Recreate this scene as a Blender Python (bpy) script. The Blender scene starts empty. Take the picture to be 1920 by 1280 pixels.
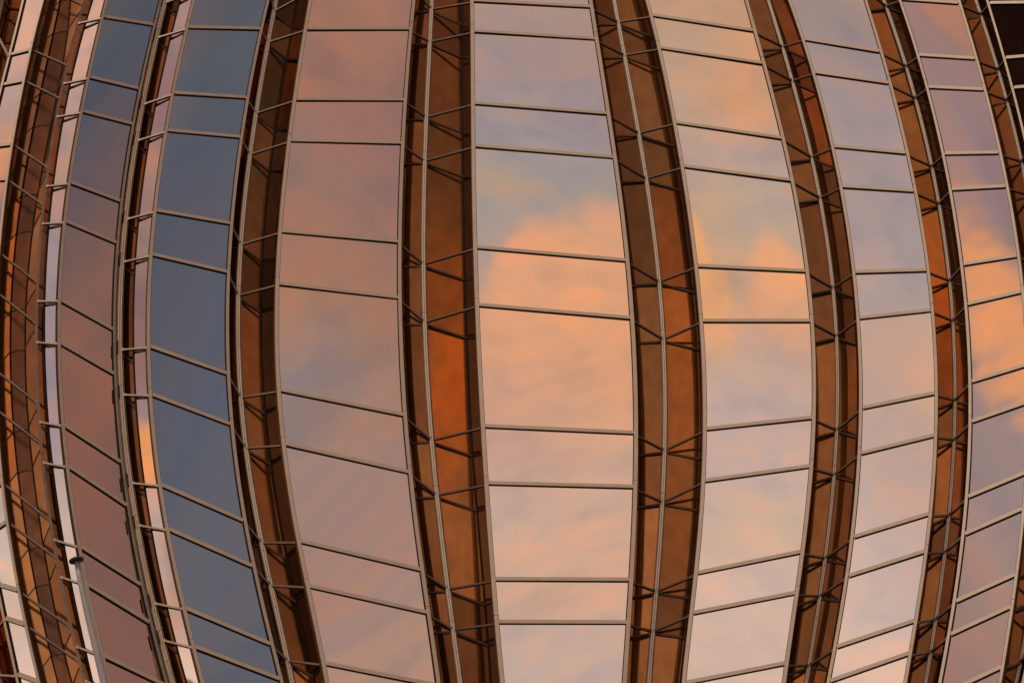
import bpy, math, random
import numpy as np
random.seed(7)
DEBUG = False
scene = bpy.context.scene
COL = scene.collection

# ---------------------------------------------------------------- camera
PITCH_DEG = 27.0
cam_data = bpy.data.cameras.new('camera'); cam = bpy.data.objects.new('camera', cam_data); COL.objects.link(cam)
cam_data.sensor_width = 36.0; cam_data.lens = 36.0*3011.0/1920.0
cam.location = (0.0, 0.0, 1.6); cam.rotation_euler = (math.radians(90+PITCH_DEG), 0, 0)
cam_data.clip_end = 6000.0
scene.camera = cam
# ---------------------------------------------------------------- world: sunset sky, broken cloud (colours per bearing and elevation)
SKY_AZ = [-100, -75, -60, -53, -50, -47, -44, -40, -37, -33, -30, -27, -21, -16, -13, -10, -7, -5, -2, 1, 6, 9, 13, 20, 25, 29, 38, 44, 50, 57, 63, 72]
SKY_EL = [0, 4, 8, 12, 16, 20, 23, 26, 28, 30, 32, 34, 36, 39, 42, 46, 52, 62]
SKY_ROWS = [
[(0.595, 0.379, 0.275), (0.595, 0.380, 0.275), (0.798, 0.589, 0.509), (0.960, 0.725, 0.608), (0.845, 0.614, 0.508), (0.694, 0.469, 0.379), (0.673, 0.455, 0.368), (0.662, 0.454, 0.372), (0.648, 0.447, 0.366), (0.612, 0.407, 0.316), (0.596, 0.384, 0.283), (0.595, 0.380, 0.275), (0.595, 0.379, 0.275), (0.595, 0.379, 0.275), (0.595, 0.380, 0.276), (0.596, 0.382, 0.279), (0.596, 0.381, 0.276), (0.595, 0.380, 0.275), (0.595, 0.379, 0.275), (0.595, 0.379, 0.275), (0.595, 0.380, 0.275), (0.598, 0.383, 0.279), (0.596, 0.381, 0.276), (0.595, 0.379, 0.275), (0.595, 0.379, 0.275), (0.593, 0.379, 0.275), (0.595, 0.379, 0.275), (0.595, 0.379, 0.275), (0.590, 0.377, 0.274), (0.595, 0.379, 0.275), (0.595, 0.379, 0.275), (0.592, 0.378, 0.274)],
[(0.586, 0.375, 0.274), (0.580, 0.372, 0.276), (0.717, 0.524, 0.469), (0.746, 0.554, 0.457), (0.589, 0.365, 0.284), (0.585, 0.371, 0.294), (0.570, 0.377, 0.310), (0.590, 0.402, 0.333), (0.603, 0.415, 0.345), (0.593, 0.401, 0.323), (0.577, 0.379, 0.291), (0.576, 0.372, 0.278), (0.586, 0.375, 0.275), (0.583, 0.374, 0.276), (0.584, 0.379, 0.284), (0.602, 0.397, 0.301), (0.609, 0.397, 0.295), (0.603, 0.389, 0.285), (0.598, 0.383, 0.278), (0.597, 0.382, 0.277), (0.605, 0.393, 0.289), (0.618, 0.412, 0.311), (0.608, 0.400, 0.298), (0.596, 0.381, 0.276), (0.595, 0.381, 0.277), (0.581, 0.374, 0.277), (0.584, 0.374, 0.274), (0.580, 0.371, 0.274), (0.561, 0.361, 0.272), (0.582, 0.373, 0.274), (0.582, 0.373, 0.274), (0.566, 0.364, 0.273)],
[(0.503, 0.331, 0.271), (0.505, 0.332, 0.271), (0.685, 0.517, 0.450), (0.799, 0.628, 0.518), (0.741, 0.571, 0.473), (0.489, 0.323, 0.275), (0.503, 0.336, 0.286), (0.547, 0.376, 0.318), (0.571, 0.397, 0.335), (0.563, 0.386, 0.320), (0.532, 0.355, 0.290), (0.512, 0.338, 0.275), (0.503, 0.331, 0.271), (0.506, 0.333, 0.272), (0.535, 0.358, 0.292), (0.651, 0.460, 0.375), (0.730, 0.531, 0.432), (0.744, 0.542, 0.441), (0.741, 0.539, 0.437), (0.723, 0.521, 0.421), (0.678, 0.492, 0.402), (0.660, 0.492, 0.413), (0.651, 0.494, 0.420), (0.649, 0.461, 0.370), (0.605, 0.408, 0.317), (0.537, 0.355, 0.281), (0.503, 0.331, 0.271), (0.504, 0.331, 0.271), (0.506, 0.332, 0.269), (0.503, 0.331, 0.271), (0.503, 0.331, 0.271), (0.507, 0.333, 0.270)],
[(0.503, 0.331, 0.271), (0.503, 0.331, 0.271), (0.580, 0.444, 0.404), (0.567, 0.445, 0.404), (0.585, 0.456, 0.410), (0.594, 0.447, 0.392), (0.570, 0.413, 0.358), (0.555, 0.394, 0.341), (0.550, 0.386, 0.333), (0.550, 0.380, 0.321), (0.539, 0.366, 0.303), (0.518, 0.345, 0.283), (0.504, 0.331, 0.271), (0.512, 0.339, 0.278), (0.604, 0.422, 0.347), (0.750, 0.552, 0.453), (0.774, 0.572, 0.468), (0.775, 0.573, 0.468), (0.775, 0.573, 0.468), (0.771, 0.569, 0.466), (0.687, 0.503, 0.415), (0.649, 0.500, 0.430), (0.627, 0.504, 0.450), (0.686, 0.489, 0.391), (0.623, 0.424, 0.332), (0.515, 0.341, 0.273), (0.503, 0.331, 0.271), (0.503, 0.331, 0.270), (0.489, 0.322, 0.264), (0.503, 0.331, 0.271), (0.503, 0.331, 0.271), (0.498, 0.327, 0.268)],
[(0.436, 0.288, 0.249), (0.446, 0.291, 0.250), (0.470, 0.325, 0.328), (0.433, 0.332, 0.368), (0.435, 0.332, 0.365), (0.435, 0.317, 0.327), (0.427, 0.290, 0.278), (0.438, 0.292, 0.266), (0.463, 0.312, 0.278), (0.527, 0.365, 0.316), (0.595, 0.422, 0.358), (0.656, 0.473, 0.396), (0.773, 0.568, 0.471), (0.813, 0.602, 0.497), (0.790, 0.587, 0.487), (0.759, 0.563, 0.468), (0.769, 0.568, 0.470), (0.780, 0.572, 0.469), (0.782, 0.573, 0.469), (0.754, 0.560, 0.470), (0.676, 0.490, 0.397), (0.650, 0.477, 0.391), (0.767, 0.483, 0.333), (0.737, 0.483, 0.345), (0.561, 0.373, 0.291), (0.458, 0.302, 0.246), (0.499, 0.312, 0.240), (0.464, 0.303, 0.246), (0.395, 0.267, 0.229), (0.462, 0.307, 0.255), (0.470, 0.311, 0.257), (0.422, 0.279, 0.240)],
[(0.369, 0.245, 0.228), (0.372, 0.246, 0.228), (0.582, 0.280, 0.178), (0.384, 0.307, 0.340), (0.368, 0.254, 0.263), (0.346, 0.193, 0.174), (0.346, 0.194, 0.175), (0.369, 0.224, 0.204), (0.412, 0.266, 0.239), (0.473, 0.318, 0.278), (0.556, 0.392, 0.337), (0.682, 0.503, 0.428), (0.820, 0.609, 0.505), (0.833, 0.617, 0.508), (0.800, 0.599, 0.501), (0.727, 0.548, 0.464), (0.720, 0.539, 0.435), (0.729, 0.541, 0.422), (0.743, 0.544, 0.410), (0.716, 0.538, 0.417), (0.684, 0.474, 0.375), (0.722, 0.498, 0.380), (0.721, 0.478, 0.366), (0.676, 0.437, 0.330), (0.448, 0.295, 0.242), (0.410, 0.280, 0.241), (0.548, 0.326, 0.233), (0.409, 0.269, 0.222), (0.223, 0.174, 0.176), (0.193, 0.150, 0.156), (0.218, 0.157, 0.154), (0.355, 0.236, 0.218)],
[(0.369, 0.245, 0.228), (0.370, 0.246, 0.228), (0.583, 0.279, 0.177), (0.378, 0.306, 0.340), (0.361, 0.248, 0.255), (0.345, 0.191, 0.171), (0.337, 0.190, 0.173), (0.374, 0.238, 0.217), (0.418, 0.275, 0.245), (0.450, 0.294, 0.255), (0.485, 0.324, 0.279), (0.586, 0.422, 0.364), (0.723, 0.555, 0.484), (0.731, 0.569, 0.497), (0.602, 0.492, 0.479), (0.685, 0.495, 0.402), (0.691, 0.508, 0.411), (0.678, 0.513, 0.435), (0.661, 0.506, 0.463), (0.670, 0.506, 0.444), (0.660, 0.427, 0.330), (0.633, 0.415, 0.339), (0.789, 0.469, 0.315), (0.624, 0.388, 0.289), (0.433, 0.280, 0.228), (0.416, 0.269, 0.226), (0.430, 0.289, 0.240), (0.254, 0.193, 0.190), (0.139, 0.133, 0.159), (0.125, 0.112, 0.133), (0.146, 0.112, 0.123), (0.336, 0.222, 0.206)],
[(0.368, 0.245, 0.228), (0.377, 0.247, 0.227), (0.594, 0.287, 0.186), (0.410, 0.327, 0.359), (0.362, 0.274, 0.297), (0.263, 0.162, 0.168), (0.267, 0.165, 0.170), (0.399, 0.257, 0.217), (0.430, 0.288, 0.257), (0.461, 0.290, 0.242), (0.455, 0.288, 0.243), (0.483, 0.322, 0.277), (0.618, 0.481, 0.432), (0.589, 0.469, 0.429), (0.649, 0.448, 0.353), (0.796, 0.512, 0.328), (0.710, 0.486, 0.359), (0.705, 0.484, 0.364), (0.675, 0.484, 0.387), (0.669, 0.477, 0.388), (0.674, 0.420, 0.314), (0.687, 0.415, 0.324), (0.748, 0.418, 0.262), (0.507, 0.314, 0.238), (0.402, 0.276, 0.237), (0.408, 0.265, 0.220), (0.290, 0.211, 0.201), (0.129, 0.133, 0.164), (0.115, 0.122, 0.156), (0.100, 0.099, 0.127), (0.130, 0.102, 0.116), (0.253, 0.156, 0.141)],
[(0.357, 0.241, 0.226), (0.384, 0.248, 0.224), (0.749, 0.312, 0.149), (0.406, 0.331, 0.368), (0.405, 0.329, 0.365), (0.289, 0.184, 0.186), (0.375, 0.242, 0.212), (0.403, 0.258, 0.216), (0.427, 0.295, 0.273), (0.480, 0.288, 0.227), (0.440, 0.277, 0.235), (0.449, 0.287, 0.246), (0.590, 0.451, 0.400), (0.590, 0.460, 0.411), (0.560, 0.443, 0.391), (0.650, 0.471, 0.374), (0.673, 0.459, 0.347), (0.789, 0.459, 0.274), (0.840, 0.457, 0.240), (0.744, 0.445, 0.316), (0.623, 0.411, 0.318), (0.740, 0.415, 0.263), (0.749, 0.415, 0.255), (0.457, 0.279, 0.212), (0.354, 0.271, 0.261), (0.456, 0.247, 0.163), (0.135, 0.129, 0.159), (0.125, 0.134, 0.166), (0.112, 0.120, 0.156), (0.085, 0.093, 0.127), (0.132, 0.102, 0.115), (0.222, 0.122, 0.103)],
[(0.313, 0.223, 0.220), (0.346, 0.233, 0.220), (0.787, 0.314, 0.132), (0.613, 0.322, 0.240), (0.459, 0.328, 0.328), (0.440, 0.255, 0.202), (0.349, 0.219, 0.191), (0.434, 0.319, 0.293), (0.385, 0.286, 0.278), (0.393, 0.264, 0.236), (0.412, 0.265, 0.235), (0.439, 0.271, 0.230), (0.540, 0.405, 0.360), (0.524, 0.411, 0.382), (0.514, 0.406, 0.375), (0.506, 0.400, 0.376), (0.595, 0.422, 0.341), (0.738, 0.450, 0.274), (0.737, 0.449, 0.261), (0.691, 0.472, 0.331), (0.488, 0.387, 0.353), (0.476, 0.383, 0.354), (0.712, 0.412, 0.259), (0.437, 0.257, 0.189), (0.441, 0.238, 0.151), (0.391, 0.210, 0.150), (0.097, 0.109, 0.148), (0.119, 0.133, 0.172), (0.124, 0.126, 0.156), (0.074, 0.091, 0.129), (0.156, 0.106, 0.108), (0.226, 0.116, 0.092)],
[(0.301, 0.218, 0.218), (0.310, 0.221, 0.218), (0.778, 0.315, 0.139), (0.610, 0.327, 0.225), (0.570, 0.347, 0.262), (0.859, 0.387, 0.191), (0.355, 0.220, 0.189), (0.391, 0.288, 0.286), (0.446, 0.290, 0.251), (0.355, 0.246, 0.257), (0.482, 0.259, 0.190), (0.457, 0.264, 0.210), (0.457, 0.330, 0.294), (0.473, 0.378, 0.362), (0.438, 0.359, 0.368), (0.443, 0.362, 0.363), (0.519, 0.390, 0.340), (0.660, 0.441, 0.296), (0.673, 0.448, 0.282), (0.610, 0.470, 0.360), (0.454, 0.387, 0.364), (0.434, 0.382, 0.370), (0.478, 0.383, 0.333), (0.395, 0.237, 0.183), (0.381, 0.208, 0.157), (0.384, 0.206, 0.153), (0.087, 0.099, 0.142), (0.108, 0.124, 0.171), (0.126, 0.131, 0.160), (0.073, 0.089, 0.126), (0.225, 0.118, 0.092), (0.233, 0.115, 0.088)],
[(0.300, 0.218, 0.218), (0.302, 0.219, 0.218), (0.748, 0.324, 0.164), (0.470, 0.340, 0.297), (0.431, 0.330, 0.295), (0.853, 0.387, 0.195), (0.507, 0.268, 0.203), (0.375, 0.245, 0.234), (0.424, 0.272, 0.242), (0.501, 0.260, 0.182), (0.489, 0.257, 0.179), (0.461, 0.261, 0.203), (0.378, 0.255, 0.221), (0.430, 0.339, 0.326), (0.438, 0.355, 0.342), (0.420, 0.342, 0.345), (0.473, 0.361, 0.330), (0.628, 0.428, 0.318), (0.616, 0.440, 0.355), (0.600, 0.441, 0.367), (0.455, 0.386, 0.344), (0.433, 0.381, 0.335), (0.408, 0.371, 0.343), (0.364, 0.223, 0.179), (0.338, 0.213, 0.173), (0.329, 0.187, 0.160), (0.088, 0.111, 0.137), (0.107, 0.122, 0.164), (0.095, 0.106, 0.139), (0.075, 0.091, 0.125), (0.279, 0.128, 0.089), (0.240, 0.114, 0.088)],
[(0.300, 0.218, 0.218), (0.301, 0.218, 0.218), (0.785, 0.320, 0.142), (0.611, 0.383, 0.318), (0.600, 0.397, 0.349), (0.559, 0.357, 0.306), (0.299, 0.191, 0.205), (0.307, 0.196, 0.207), (0.413, 0.257, 0.228), (0.469, 0.262, 0.203), (0.470, 0.261, 0.198), (0.405, 0.253, 0.210), (0.368, 0.245, 0.211), (0.374, 0.256, 0.227), (0.387, 0.313, 0.316), (0.377, 0.305, 0.303), (0.470, 0.350, 0.312), (0.622, 0.431, 0.322), (0.590, 0.441, 0.349), (0.821, 0.416, 0.209), (0.473, 0.382, 0.333), (0.433, 0.368, 0.355), (0.432, 0.359, 0.368), (0.370, 0.219, 0.176), (0.392, 0.198, 0.137), (0.355, 0.185, 0.143), (0.090, 0.089, 0.124), (0.103, 0.114, 0.151), (0.090, 0.099, 0.132), (0.095, 0.094, 0.120), (0.222, 0.110, 0.081), (0.245, 0.117, 0.091)],
[(0.300, 0.218, 0.218), (0.303, 0.219, 0.218), (0.794, 0.320, 0.138), (0.794, 0.482, 0.366), (0.782, 0.476, 0.364), (0.601, 0.376, 0.314), (0.344, 0.217, 0.219), (0.331, 0.210, 0.213), (0.391, 0.244, 0.224), (0.432, 0.263, 0.221), (0.403, 0.255, 0.215), (0.370, 0.246, 0.211), (0.368, 0.245, 0.211), (0.368, 0.245, 0.211), (0.379, 0.269, 0.244), (0.418, 0.319, 0.298), (0.626, 0.393, 0.268), (0.689, 0.412, 0.248), (0.648, 0.412, 0.257), (0.688, 0.394, 0.246), (0.517, 0.362, 0.307), (0.418, 0.324, 0.325), (0.417, 0.322, 0.322), (0.395, 0.237, 0.191), (0.401, 0.202, 0.139), (0.439, 0.214, 0.138), (0.116, 0.107, 0.134), (0.110, 0.112, 0.145), (0.105, 0.104, 0.132), (0.135, 0.102, 0.113), (0.220, 0.113, 0.089), (0.238, 0.114, 0.085)],
[(0.284, 0.213, 0.219), (0.296, 0.218, 0.219), (0.759, 0.351, 0.198), (0.791, 0.474, 0.357), (0.784, 0.473, 0.359), (0.709, 0.429, 0.332), (0.519, 0.320, 0.272), (0.400, 0.255, 0.236), (0.393, 0.254, 0.232), (0.399, 0.257, 0.226), (0.383, 0.252, 0.218), (0.371, 0.246, 0.212), (0.368, 0.245, 0.211), (0.372, 0.250, 0.216), (0.401, 0.275, 0.236), (0.514, 0.342, 0.265), (0.638, 0.399, 0.260), (0.648, 0.409, 0.259), (0.632, 0.410, 0.264), (0.656, 0.408, 0.256), (0.498, 0.350, 0.289), (0.466, 0.339, 0.282), (0.470, 0.340, 0.279), (0.422, 0.277, 0.231), (0.405, 0.207, 0.144), (0.415, 0.208, 0.140), (0.201, 0.144, 0.150), (0.143, 0.129, 0.153), (0.132, 0.116, 0.138), (0.158, 0.114, 0.121), (0.205, 0.117, 0.103), (0.232, 0.116, 0.090)],
[(0.206, 0.189, 0.222), (0.211, 0.191, 0.222), (0.226, 0.197, 0.223), (0.494, 0.316, 0.269), (0.555, 0.347, 0.285), (0.391, 0.272, 0.255), (0.245, 0.206, 0.228), (0.213, 0.192, 0.223), (0.217, 0.194, 0.223), (0.261, 0.211, 0.225), (0.306, 0.227, 0.224), (0.291, 0.221, 0.221), (0.233, 0.200, 0.221), (0.255, 0.210, 0.224), (0.328, 0.245, 0.233), (0.463, 0.313, 0.251), (0.583, 0.371, 0.260), (0.622, 0.390, 0.261), (0.640, 0.398, 0.261), (0.627, 0.393, 0.265), (0.514, 0.355, 0.283), (0.475, 0.342, 0.285), (0.467, 0.338, 0.283), (0.433, 0.294, 0.246), (0.383, 0.224, 0.177), (0.344, 0.203, 0.167), (0.207, 0.188, 0.219), (0.203, 0.185, 0.216), (0.186, 0.164, 0.189), (0.203, 0.185, 0.216), (0.204, 0.184, 0.214), (0.211, 0.161, 0.173)],
[(0.205, 0.189, 0.222), (0.205, 0.189, 0.222), (0.205, 0.189, 0.222), (0.214, 0.193, 0.223), (0.231, 0.200, 0.225), (0.213, 0.193, 0.223), (0.206, 0.190, 0.222), (0.205, 0.189, 0.222), (0.205, 0.189, 0.222), (0.210, 0.191, 0.222), (0.222, 0.196, 0.223), (0.211, 0.192, 0.222), (0.205, 0.189, 0.222), (0.206, 0.190, 0.222), (0.216, 0.194, 0.223), (0.266, 0.219, 0.230), (0.375, 0.273, 0.245), (0.449, 0.310, 0.255), (0.515, 0.343, 0.265), (0.535, 0.355, 0.271), (0.515, 0.349, 0.276), (0.494, 0.341, 0.276), (0.467, 0.326, 0.270), (0.403, 0.278, 0.239), (0.317, 0.227, 0.213), (0.239, 0.197, 0.214), (0.205, 0.189, 0.222), (0.205, 0.189, 0.222), (0.204, 0.186, 0.217), (0.205, 0.189, 0.222), (0.205, 0.189, 0.222), (0.205, 0.187, 0.218)],
[(0.164, 0.166, 0.208), (0.168, 0.169, 0.209), (0.169, 0.168, 0.208), (0.178, 0.173, 0.210), (0.183, 0.175, 0.211), (0.180, 0.174, 0.211), (0.174, 0.171, 0.210), (0.171, 0.170, 0.209), (0.173, 0.171, 0.209), (0.181, 0.175, 0.211), (0.186, 0.177, 0.212), (0.182, 0.176, 0.211), (0.173, 0.171, 0.210), (0.178, 0.174, 0.210), (0.186, 0.178, 0.212), (0.193, 0.181, 0.213), (0.187, 0.178, 0.212), (0.181, 0.175, 0.211), (0.175, 0.172, 0.209), (0.174, 0.172, 0.209), (0.184, 0.176, 0.211), (0.191, 0.180, 0.212), (0.184, 0.176, 0.210), (0.169, 0.169, 0.207), (0.172, 0.170, 0.207), (0.178, 0.172, 0.207), (0.167, 0.167, 0.207), (0.167, 0.167, 0.206), (0.171, 0.168, 0.206), (0.165, 0.166, 0.206), (0.165, 0.166, 0.206), (0.168, 0.166, 0.205)]]

world = bpy.data.worlds.new('World'); scene.world = world; world.use_nodes = True
nt = world.node_tree; nt.nodes.clear()
def link(v, s):
    if isinstance(v, (int, float)): s.default_value = v
    else: nt.links.new(v, s)
def mth(op, a, b=None, c=None, clamp=False):
    n = nt.nodes.new('ShaderNodeMath'); n.operation = op; n.use_clamp = clamp
    for i, v in enumerate((a, b, c)):
        if v is not None: link(v, n.inputs[i])
    return n.outputs[0]
def mixc(f, a, b, mode='MIX'):
    n = nt.nodes.new('ShaderNodeMixRGB'); n.blend_type = mode
    link(f, n.inputs[0])
    for i, v in ((1, a), (2, b)):
        if isinstance(v, tuple): n.inputs[i].default_value = v+(1,)
        else: nt.links.new(v, n.inputs[i])
    return n.outputs[0]
tc = nt.nodes.new('ShaderNodeTexCoord')
def noise(scale, detail, rough=0.5, stretch=(1, 1, 1), off=(0, 0, 0)):
    mp = nt.nodes.new('ShaderNodeMapping'); mp.inputs['Scale'].default_value = stretch; mp.inputs['Location'].default_value = off
    nt.links.new(tc.outputs['Generated'], mp.inputs[0])
    n = nt.nodes.new('ShaderNodeTexNoise'); n.inputs['Scale'].default_value = scale; n.inputs['Detail'].default_value = detail
    n.inputs['Roughness'].default_value = rough
    nt.links.new(mp.outputs[0], n.inputs['Vector']); return n
sep = nt.nodes.new('ShaderNodeSeparateXYZ'); nt.links.new(tc.outputs['Generated'], sep.inputs[0])
deg = 180/math.pi
az0 = mth('MULTIPLY', mth('ARCTAN2', sep.outputs[0], mth('MULTIPLY', sep.outputs[1], -1.0)), deg)
el0 = mth('MULTIPLY', mth('ARCSINE', sep.outputs[2]), deg)
wn = noise(16.0, 4.0, 0.55); ws = nt.nodes.new('ShaderNodeSeparateColor'); nt.links.new(wn.outputs['Color'], ws.inputs[0])
az = mth('ADD', az0, mth('MULTIPLY', mth('SUBTRACT', ws.outputs[0], 0.5), 3.4))
el = mth('ADD', el0, mth('MULTIPLY', mth('SUBTRACT', ws.outputs[1], 0.5), 3.4))
fa = mth('DIVIDE', mth('ADD', az, 105.0), 195.0)
cur = None
for i, e in enumerate(SKY_EL):
    rp = nt.nodes.new('ShaderNodeValToRGB'); cr = rp.color_ramp; cols = SKY_ROWS[i]
    while len(cr.elements) < len(SKY_AZ): cr.elements.new(0.999)
    for j, a in enumerate(SKY_AZ):
        cr.elements[j].position = (a+105)/195.0
        cr.elements[j].color = tuple(cols[j])+(1,)
    nt.links.new(fa, rp.inputs[0])
    if cur is None: cur = rp.outputs[0]
    else:
        e0 = SKY_EL[i-1]
        f = mth('DIVIDE', mth('SUBTRACT', el, float(e0)), float(e-e0), clamp=True)
        cur = mixc(f, cur, rp.outputs[0])
# cumulus heads: (bearing, elevation, half width, half height, colour, strength)
cn = noise(38.0, 5.0, 0.6, off=(3, 1, 2))
cnf = mth('MULTIPLY', mth('SUBTRACT', cn.outputs['Fac'], 0.5), 1.7)
for a, e, ra, re, col, st, nz in (
    (13.8, 27.2, 6.9, 6.3, (0.90, 0.45, 0.235), 0.68, 0.45),
    (10.4, 29.8, 2.2, 2.9, (0.90, 0.45, 0.235), 0.66, 0.35),
    (1.4, 28.6, 1.5, 2.6, (0.97, 0.47, 0.22), 0.78, 1.0),
    (-2.4, 29.0, 1.5, 3.8, (1.04, 0.49, 0.20), 0.9, 0.8),
    (-34.6, 29.0, 2.9, 1.8, (0.90, 0.42, 0.18), 0.85, 0.3),
    (-6.6, 28.5, 1.7, 9.5, (1.5, 0.45, 0.08), 0.95, 0.25),
    (19.3, 26.5, 1.9, 5.2, (1.4, 0.48, 0.10), 0.85, 0.7),
    (-46.8, 13.0, 2.6, 4.6, (1.05, 0.42, 0.13), 0.9, 0.3),
    (-4.9, 35.5, 1.3, 3.6, (1.4, 0.45, 0.10), 0.85, 0.3),

    ):
    dx = mth('DIVIDE', mth('SUBTRACT', az0, a), ra); dy = mth('DIVIDE', mth('SUBTRACT', el0, e), re)
    d = mth('ADD', mth('ADD', mth('MULTIPLY', dx, dx), mth('MULTIPLY', dy, dy)), mth('MULTIPLY', cnf, nz))
    k = mth('MULTIPLY', mth('DIVIDE', mth('SUBTRACT', 1.08, d), 0.35, clamp=True), st)
    # cloud bodies fade towards their lower side
    k = mth('MULTIPLY', k, mth('ADD', mth('MULTIPLY', dy, 0.7), 0.8, clamp=True))
    cur = mixc(k, cur, col)
# soft mottling: warm lit and cool shaded wisps
n1 = noise(9.0, 6.0, 0.58, (1, 1, 2.2)); n2 = noise(26.0, 5.0, 0.6, (1, 1, 1.8), (5, 2, 0)); n3 = noise(75.0, 4.0, 0.6, (1, 1, 1.6), (1, 7, 0))
g1 = mth('ADD', mth('MULTIPLY', mth('SUBTRACT', n1.outputs['Fac'], 0.5), 0.9), mth('ADD', mth('MULTIPLY', mth('SUBTRACT', n2.outputs['Fac'], 0.5), 1.9), mth('MULTIPLY', mth('SUBTRACT', n3.outputs['Fac'], 0.5), 0.6)))
warm = mth('MULTIPLY', g1, 1.9, clamp=True); cool = mth('MULTIPLY', g1, -1.7, clamp=True)
cur = mixc(warm, cur, mixc(1.0, cur, (1.28, 1.02, 0.83), 'MULTIPLY'))
cur = mixc(cool, cur, mixc(1.0, cur, (0.76, 0.84, 0.95), 'MULTIPLY'))
sky = nt.nodes.new('ShaderNodeTexSky'); sky.sky_type = 'NISHITA'; sky.sun_disc = False
SUN_AZ, SUN_EL = -48.0, 57.0      # degrees: veiled, left of the camera and above the reflected cloud
sky.sun_elevation = math.radians(SUN_EL); sky.sun_rotation = math.radians(180.0+SUN_AZ); sky.dust_density = 3.0
bg1 = nt.nodes.new('ShaderNodeBackground'); nt.links.new(sky.outputs[0], bg1.inputs[0]); bg1.inputs[1].default_value = 0.05
bg2 = nt.nodes.new('ShaderNodeBackground'); nt.links.new(cur, bg2.inputs[0]); bg2.inputs[1].default_value = 1.0
mx = nt.nodes.new('ShaderNodeMixShader'); mx.inputs[0].default_value = 0.96
nt.links.new(bg1.outputs[0], mx.inputs[1]); nt.links.new(bg2.outputs[0], mx.inputs[2])
out = nt.nodes.new('ShaderNodeOutputWorld'); nt.links.new(mx.outputs[0], out.inputs[0])
world.cycles.sampling_method = 'MANUAL'; world.cycles.sample_map_resolution = 512
# ---------------------------------------------------------------- sun: low, veiled by cloud
sd = bpy.data.lights.new('sun', 'SUN'); so = bpy.data.objects.new('sun', sd); COL.objects.link(so)
sd.energy = 1.2; sd.angle = math.radians(14); sd.color = (1.0, 0.86, 0.70)
ca, ce = math.radians(SUN_AZ), math.radians(SUN_EL)
import mathutils
sv = mathutils.Vector((math.sin(ca)*math.cos(ce), -math.cos(ca)*math.cos(ce), math.sin(ce)))
so.rotation_euler = sv.to_track_quat('Z', 'Y').to_euler()

# ---------------------------------------------------------------- exposure
scene.render.engine = 'CYCLES'
scene.view_settings.view_transform = 'Standard'; scene.view_settings.look = 'None'
scene.view_settings.gamma = 1.0; scene.view_settings.exposure = 0.0
scene.view_settings.use_curve_mapping = False
scene.cycles.max_bounces = 10; scene.cycles.glossy_bounces = 8

# ---------- survey of the facade: edge lines of every bay, read as (x, y) sightings from the standpoint ----------
FOC = 3011.0; PITCH = math.radians(27.0); EYE = np.array([0.0, 0.0, 1.6])
def sight(x, y, D):
    cx, cy = x-960.0, 640.0-y
    d = np.array([cx, FOC*math.cos(PITCH)-cy*math.sin(PITCH), FOC*math.sin(PITCH)+cy*math.cos(PITCH)])
    return EYE + d*(D/d[1])
def bulge(y):
    return 0.17*((y-640.0)/640.0)**2
class Line:
    """smooth edge line: x as a function of y, at plan depth D"""
    def __init__(s, pts, D, twist=0.0):
        s.tw = twist
        ys = np.array([p[1] for p in pts], float); xs = np.array([p[0] for p in pts], float)
        # least squares polynomial keeps the line fair, as a rolled steel edge is
        t = (ys-640)/640; w = np.ones_like(t)
        s.c = np.polyfit(t, xs, 5 if len(pts) > 7 else 3, w=w)
        s.D = D; s.res = float(np.abs(np.polyval(s.c, t)-xs).max())
        s.y0 = max(min(ys), -20); s.y1 = min(max(ys), 1300)
        s.dc = np.polyder(s.c)
    def x(s, y):
        a = (s.y0-640)/640; b = (s.y1-640)/640; t = (y-640)/640
        if t < a: return np.polyval(s.c, a)+np.polyval(s.dc, a)*(t-a)
        if t > b: return np.polyval(s.c, b)+np.polyval(s.dc, b)*(t-b)
        return np.polyval(s.c, t)
    def p(s, y, back=0.0, dx=0.0):
        return sight(s.x(y)+dx, y, s.D+s.tw*max(-1.6, min(1.6, (y-640)/640))+bulge(y)+back)
LL = {}   # left edge of bay, right edge of bay, rail of recess, back line of recess
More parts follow.
